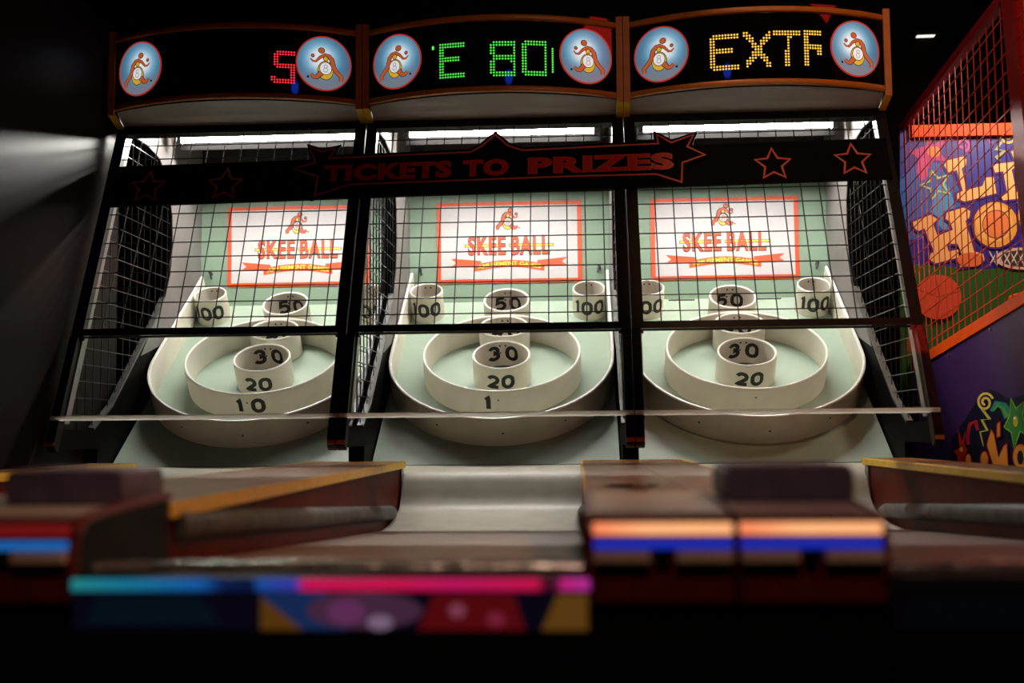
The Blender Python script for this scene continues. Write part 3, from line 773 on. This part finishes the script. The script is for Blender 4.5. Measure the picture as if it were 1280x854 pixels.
# backboard with its painted art
BY = 3.748
mb = MB(); mb.box(HX+.022, 1.93, BY+.001, BY+.02, .12, 1.0); bb = mb.build('backboard', 'purple_panel', hp)
mb = MB(); mb.box(HX+.022, 1.93, BY-.02, BY+.02, .965, 1.005); mb.build('backboard_top_bar', 'hoop_orange', hp)
def zp(x, y): return (1120+x/4.0125, 140+y/4.009)
class Art(MB):
    lay = 0
    def shape(s, pts, c, px=False, d=None):
        s.lay += 1; s.col = c
        P = [atY(*(q if px else zp(*q)), BY) for q in pts]
        s.poly([(p.x, BY-.0002*s.lay, p.z) for p in P])
    def line(s, pts, w, c):
        s.lay += 1; s.col = c
        def f(a, b): p = atY(*zp(a, b), BY); return (p.x, BY-.0002*s.lay, p.z)
        stroke(s, pts, w, f)
def ell(cx, cy, rx, ry, n=28, rot=0):
    return [(cx+rx*math.cos(2*math.pi*i/n)*math.cos(rot)-ry*math.sin(2*math.pi*i/n)*math.sin(rot), cy+rx*math.cos(2*math.pi*i/n)*math.sin(rot)+ry*math.sin(2*math.pi*i/n)*math.cos(rot)) for i in range(n)]
def spiral(cx, cy, r0, r1, turns, ph=0, n=40, sy=1): return [(cx+(r0+(r1-r0)*i/n)*math.cos(ph+2*math.pi*turns*i/n), cy+sy*(r0+(r1-r0)*i/n)*math.sin(ph+2*math.pi*turns*i/n)) for i in range(n+1)]
A = Art()
A.shape([(20, 90), (1100, 60), (1100, 1300), (20, 1300)], (.010, .018, .30))
A.shape([(20, 760), (200, 770), (450, 790), (1100, 700), (1100, 1400), (20, 1400)], (.012, .11, .015))
A.shape([(20, 330), (120, 250), (250, 260), (330, 420), (300, 560), (120, 640), (20, 640)], (.015, .11, .48))
A.shape([(200, 370), (260, 360), (300, 480), (270, 620), (160, 520), (190, 440)], (.05, .30, .66))
PINK = (.50, .02, .24)
A.shape([(150, 170), (165, 100), (185, 165), (250, 130), (215, 200), (260, 250), (190, 240), (120, 350), (110, 230), (60, 200)], PINK)
A.shape([(110, 230), (150, 230), (160, 320), (125, 350), (105, 300)], (.62, .06, .28))
A.shape(ell(190, 200, 34, 28), (.70, .22, .06))
A.line([(240, 150), (330, 120), (400, 105), (450, 120), (480, 160)], 14, (.34, .03, .36))
A.line(spiral(335, 165, 8, 34, 1.2), 13, (.50, .03, .30))
A.line(spiral(565, 120, 8, 42, 1.6), 12, (.62, .42, .10))
A.line([(530, 150), (500, 190), (545, 195), (500, 230), (520, 245)], 12, (.35, .36, .14))
A.line(star2(200, 365, 78, 34, 250)+[star2(200, 365, 78, 34, 250)[0]], 10, (.42, .66, .30))
PEACH = (.90, .50, .17); PURP = (.06, .012, .20)
def letter(P):
    c = (sum(p[0] for p in P)/len(P), sum(p[1] for p in P)/len(P))
    A.shape(grow(P, 11), PURP); A.shape(P, PEACH)
letter([(240, 268), (255, 245), (335, 224), (352, 240), (350, 266), (328, 285), (352, 392), (432, 372), (448, 330), (488, 326), (502, 408), (345, 450), (305, 436), (306, 410), (334, 396), (304, 292), (262, 304)])
letter([(486, 276), (500, 262), (600, 250), (612, 270), (578, 290), (602, 402), (700, 380), (705, 425), (535, 444), (525, 424), (556, 408), (536, 298), (496, 304)])
letter([(575, 200), (640, 165), (720, 170), (690, 210), (590, 235)])
letter([(88, 580), (84, 552), (172, 516), (204, 538), (186, 568), (206, 622), (284, 592), (268, 550), (246, 536), (252, 506), (336, 480), (370, 498), (366, 530), (346, 546), (390, 700), (436, 712), (442, 742), (404, 768), (322, 780), (306, 748), (330, 722), (308, 662), (250, 662), (262, 700), (310, 690), (312, 730), (196, 760), (166, 740), (172, 712), (190, 700), (140, 584), (110, 598)])
for cx, cy in ((496, 566), (722, 520)):
    A.shape(ell(cx, cy, 122, 124), PURP); A.shape(ell(cx, cy, 112, 114), (.78, .36, .05)); A.shape(ell(cx-6, cy-8, 92, 96), (.88, .46, .13))
    A.shape(ell(cx+4, cy-2, 70, 72), (.05, .02, .04)); A.shape(ell(cx+4, cy-2, 66, 68), (.80, .22, .06))
A.shape(ell(370, 742, 66, 36), (.72, .16, .05))
A.shape(ell(640, 736, 146, 56), (.65, .45, .38)); A.shape(ell(640, 736, 128, 42), (.03, .04, .035))
for i in range(-4, 6):
    A.line([(600+i*34, 700), (640+i*34, 772)], 6, (.6, .58, .52)); A.line([(640+i*34, 700), (600+i*34, 772)], 6, (.6, .58, .52))
A.shape(ell(205, 930, 118, 112), (.66, .075, .025))
A.line([(100, 890), (200, 930), (320, 900)], 5, (.30, .03, .015)); A.line([(190, 820), (215, 930), (200, 1040)], 5, (.30, .03, .015))
A.build('backboard_art', 'flat_print', bb)
# hoop and rim bracket in front of the backboard
mb = MB(); c = atY(1312, 371, 3.60); rows = []
for i in range(40):
    an = 2*math.pi*i/40; rows.append([(c.x+(.11+.010*math.cos(2*math.pi*j/8))*math.cos(an), 3.60+(.11+.010*math.cos(2*math.pi*j/8))*math.sin(an), c.z+.010*math.sin(2*math.pi*j/8)) for j in range(8)])
rows.append(rows[0]); mb.grid(rows, close=True); mb.build('hoop_rim', 'hoop_orange', hp, smooth=.9)
# side artwork on the purple panel
class Side(MB):
    lay = 0
    def shape(s, pts, c):
        s.lay += 1; s.col = c; P = [atX(*q, HX) for q in pts]; s.poly([(HX-.0003*s.lay, p.y, p.z) for p in P])
    def line(s, pts, w, c, taper=None):
        s.lay += 1; s.col = c
        def f(a, b): p = atX(a, b, HX); return (HX-.0003*s.lay, p.y, p.z)
        stroke(s, pts, w, f, taper=taper)
S = Side()
S.shape([(1185, 600), (1190, 548), (1210, 520), (1225, 492), (1240, 487), (1262, 498), (1300, 490), (1330, 480), (1330, 620), (1185, 620)], (.006, .006, .022))
RED = (.42, .012, .008); ORG_ = (.74, .26, .03)
S.shape([(1200, 560), (1197, 534), (1203, 552), (1207, 538), (1206, 556), (1210, 562), (1206, 570), (1206, 585), (1196, 585), (1197, 570), (1192, 564)], RED)
S.shape(ell(1202, 562, 2.4, 3, 10), (.75, .40, .05))
S.line([(1211, 556), (1210, 545), (1213, 530), (1220, 527), (1223, 538)], 4, (.40, .012, .03))
S.line(spiral(1232, 503, 2, 10.5, 1.7, 1.5, sy=1.15), 3.0, (.85, .60, .10))
S.line([(1228, 511), (1238, 524), (1228, 525), (1235, 538), (1226, 540), (1230, 558)], 2.4, (.60, .50, .08), (1.3, .5))
S.line([(1240, 514), (1246, 505), (1255, 507), (1262, 521)], 10, (.02, .26, .20), (.35, 1.2))
S.line([(1243, 514), (1248, 507), (1255, 510), (1261, 522)], 4, (.12, .36, .03), (.35, 1.2))
st = [(1265, 498), (1271, 512), (1282, 502), (1279, 520), (1287, 545), (1276, 538), (1269, 562), (1266, 540), (1257, 534), (1264, 520)]
S.shape(grow(st, 1.2), (.30, .60, .08)); S.shape(st, (.04, .24, .04)); S.shape(ell(1271, 527, 3.2, 7, 14), (.55, .42, .03)); S.shape(ell(1270, 523, 1.6, 2, 10), (.85, .8, .7))
def sl(P):
    S.shape(grow(P, 1.2), RED); S.shape(P, ORG_)
sl([(1236, 556), (1241, 538), (1244, 543), (1250, 573), (1257, 558), (1260, 556), (1262, 586), (1245, 586)])
sl([(1249, 530), (1252, 528), (1252, 545), (1249, 546)])
sl(ell(1233, 574, 4.5, 9, 14)); sl(ell(1213, 576, 3.2, 8, 12))
sl(ell(1279, 571, 9, 15, 20)); S.shape(ell(1279, 572, 4, 9, 16), (.01, .01, .02))
S.build('side_artwork', 'flat_print', base)
tag(hp, 'basketball hoop game with orange cage, purple base and cartoon backboard', 'arcade game')

# ------------------------------------------------------------------ small lamp glowing on the far wall
p = atY(1156, 44, 4.49); mb = MB()
mb.box(p.x-.045, p.x+.045, 4.465, 4.498, p.z-.006, p.z+.012); mb.box(p.x-.035, p.x+.035, 4.470, 4.494, p.z-.0085, p.z-.006, 1)
wl_ = mb.build('wall_lamp', ['black', 'lamp_white']); tag(wl_, 'slim lit lamp high on the dark back wall', 'lamp')

# ------------------------------------------------------------------ coloured ceiling lights that the sign faces mirror
mat('red_panel', (.6, .02, .02), .4, emit=4.0, ecol=(1, .03, .02)); mat('blue_lamp', (.02, .05, .6), .4, emit=5.0, ecol=(.02, .08, 1))
pn = empty('ceiling_panel_light', 1.92, 1.85); ORG[pn] = Vector((1.92, 1.85, ZC+1.95)); pn.location = ORG[pn]
mb = MB(); mb.box(1.46, 2.22, 1.50, 2.12, 1.92, 1.95); mb.build('housing', 'black', pn)
mb = MB(); mb.box(1.48, 2.20, 1.52, 2.10, 1.912, 1.92); mb.build('diffuser', 'red_panel', pn)
tag(pn, 'square red light panel on the ceiling over the hoop game', 'lamp')
for x, y, lab in ((.08, .22, 'small round blue ceiling light in front of the three alleys'),):
    bl = empty('ceiling_spot', x, y); ORG[bl] = Vector((x, y, ZC+1.95)); bl.location = ORG[bl]
    mb = MB(); mb.tube((x, y, 1.95), (x, y, 1.93), .125, 20); mb.build('housing', 'black', bl)
    mb = MB(); mb.tube((x, y, 1.93), (x, y, 1.924), .110, 20); mb.build('diffuser', 'blue_lamp', bl)
    tag(bl, lab, 'lamp')
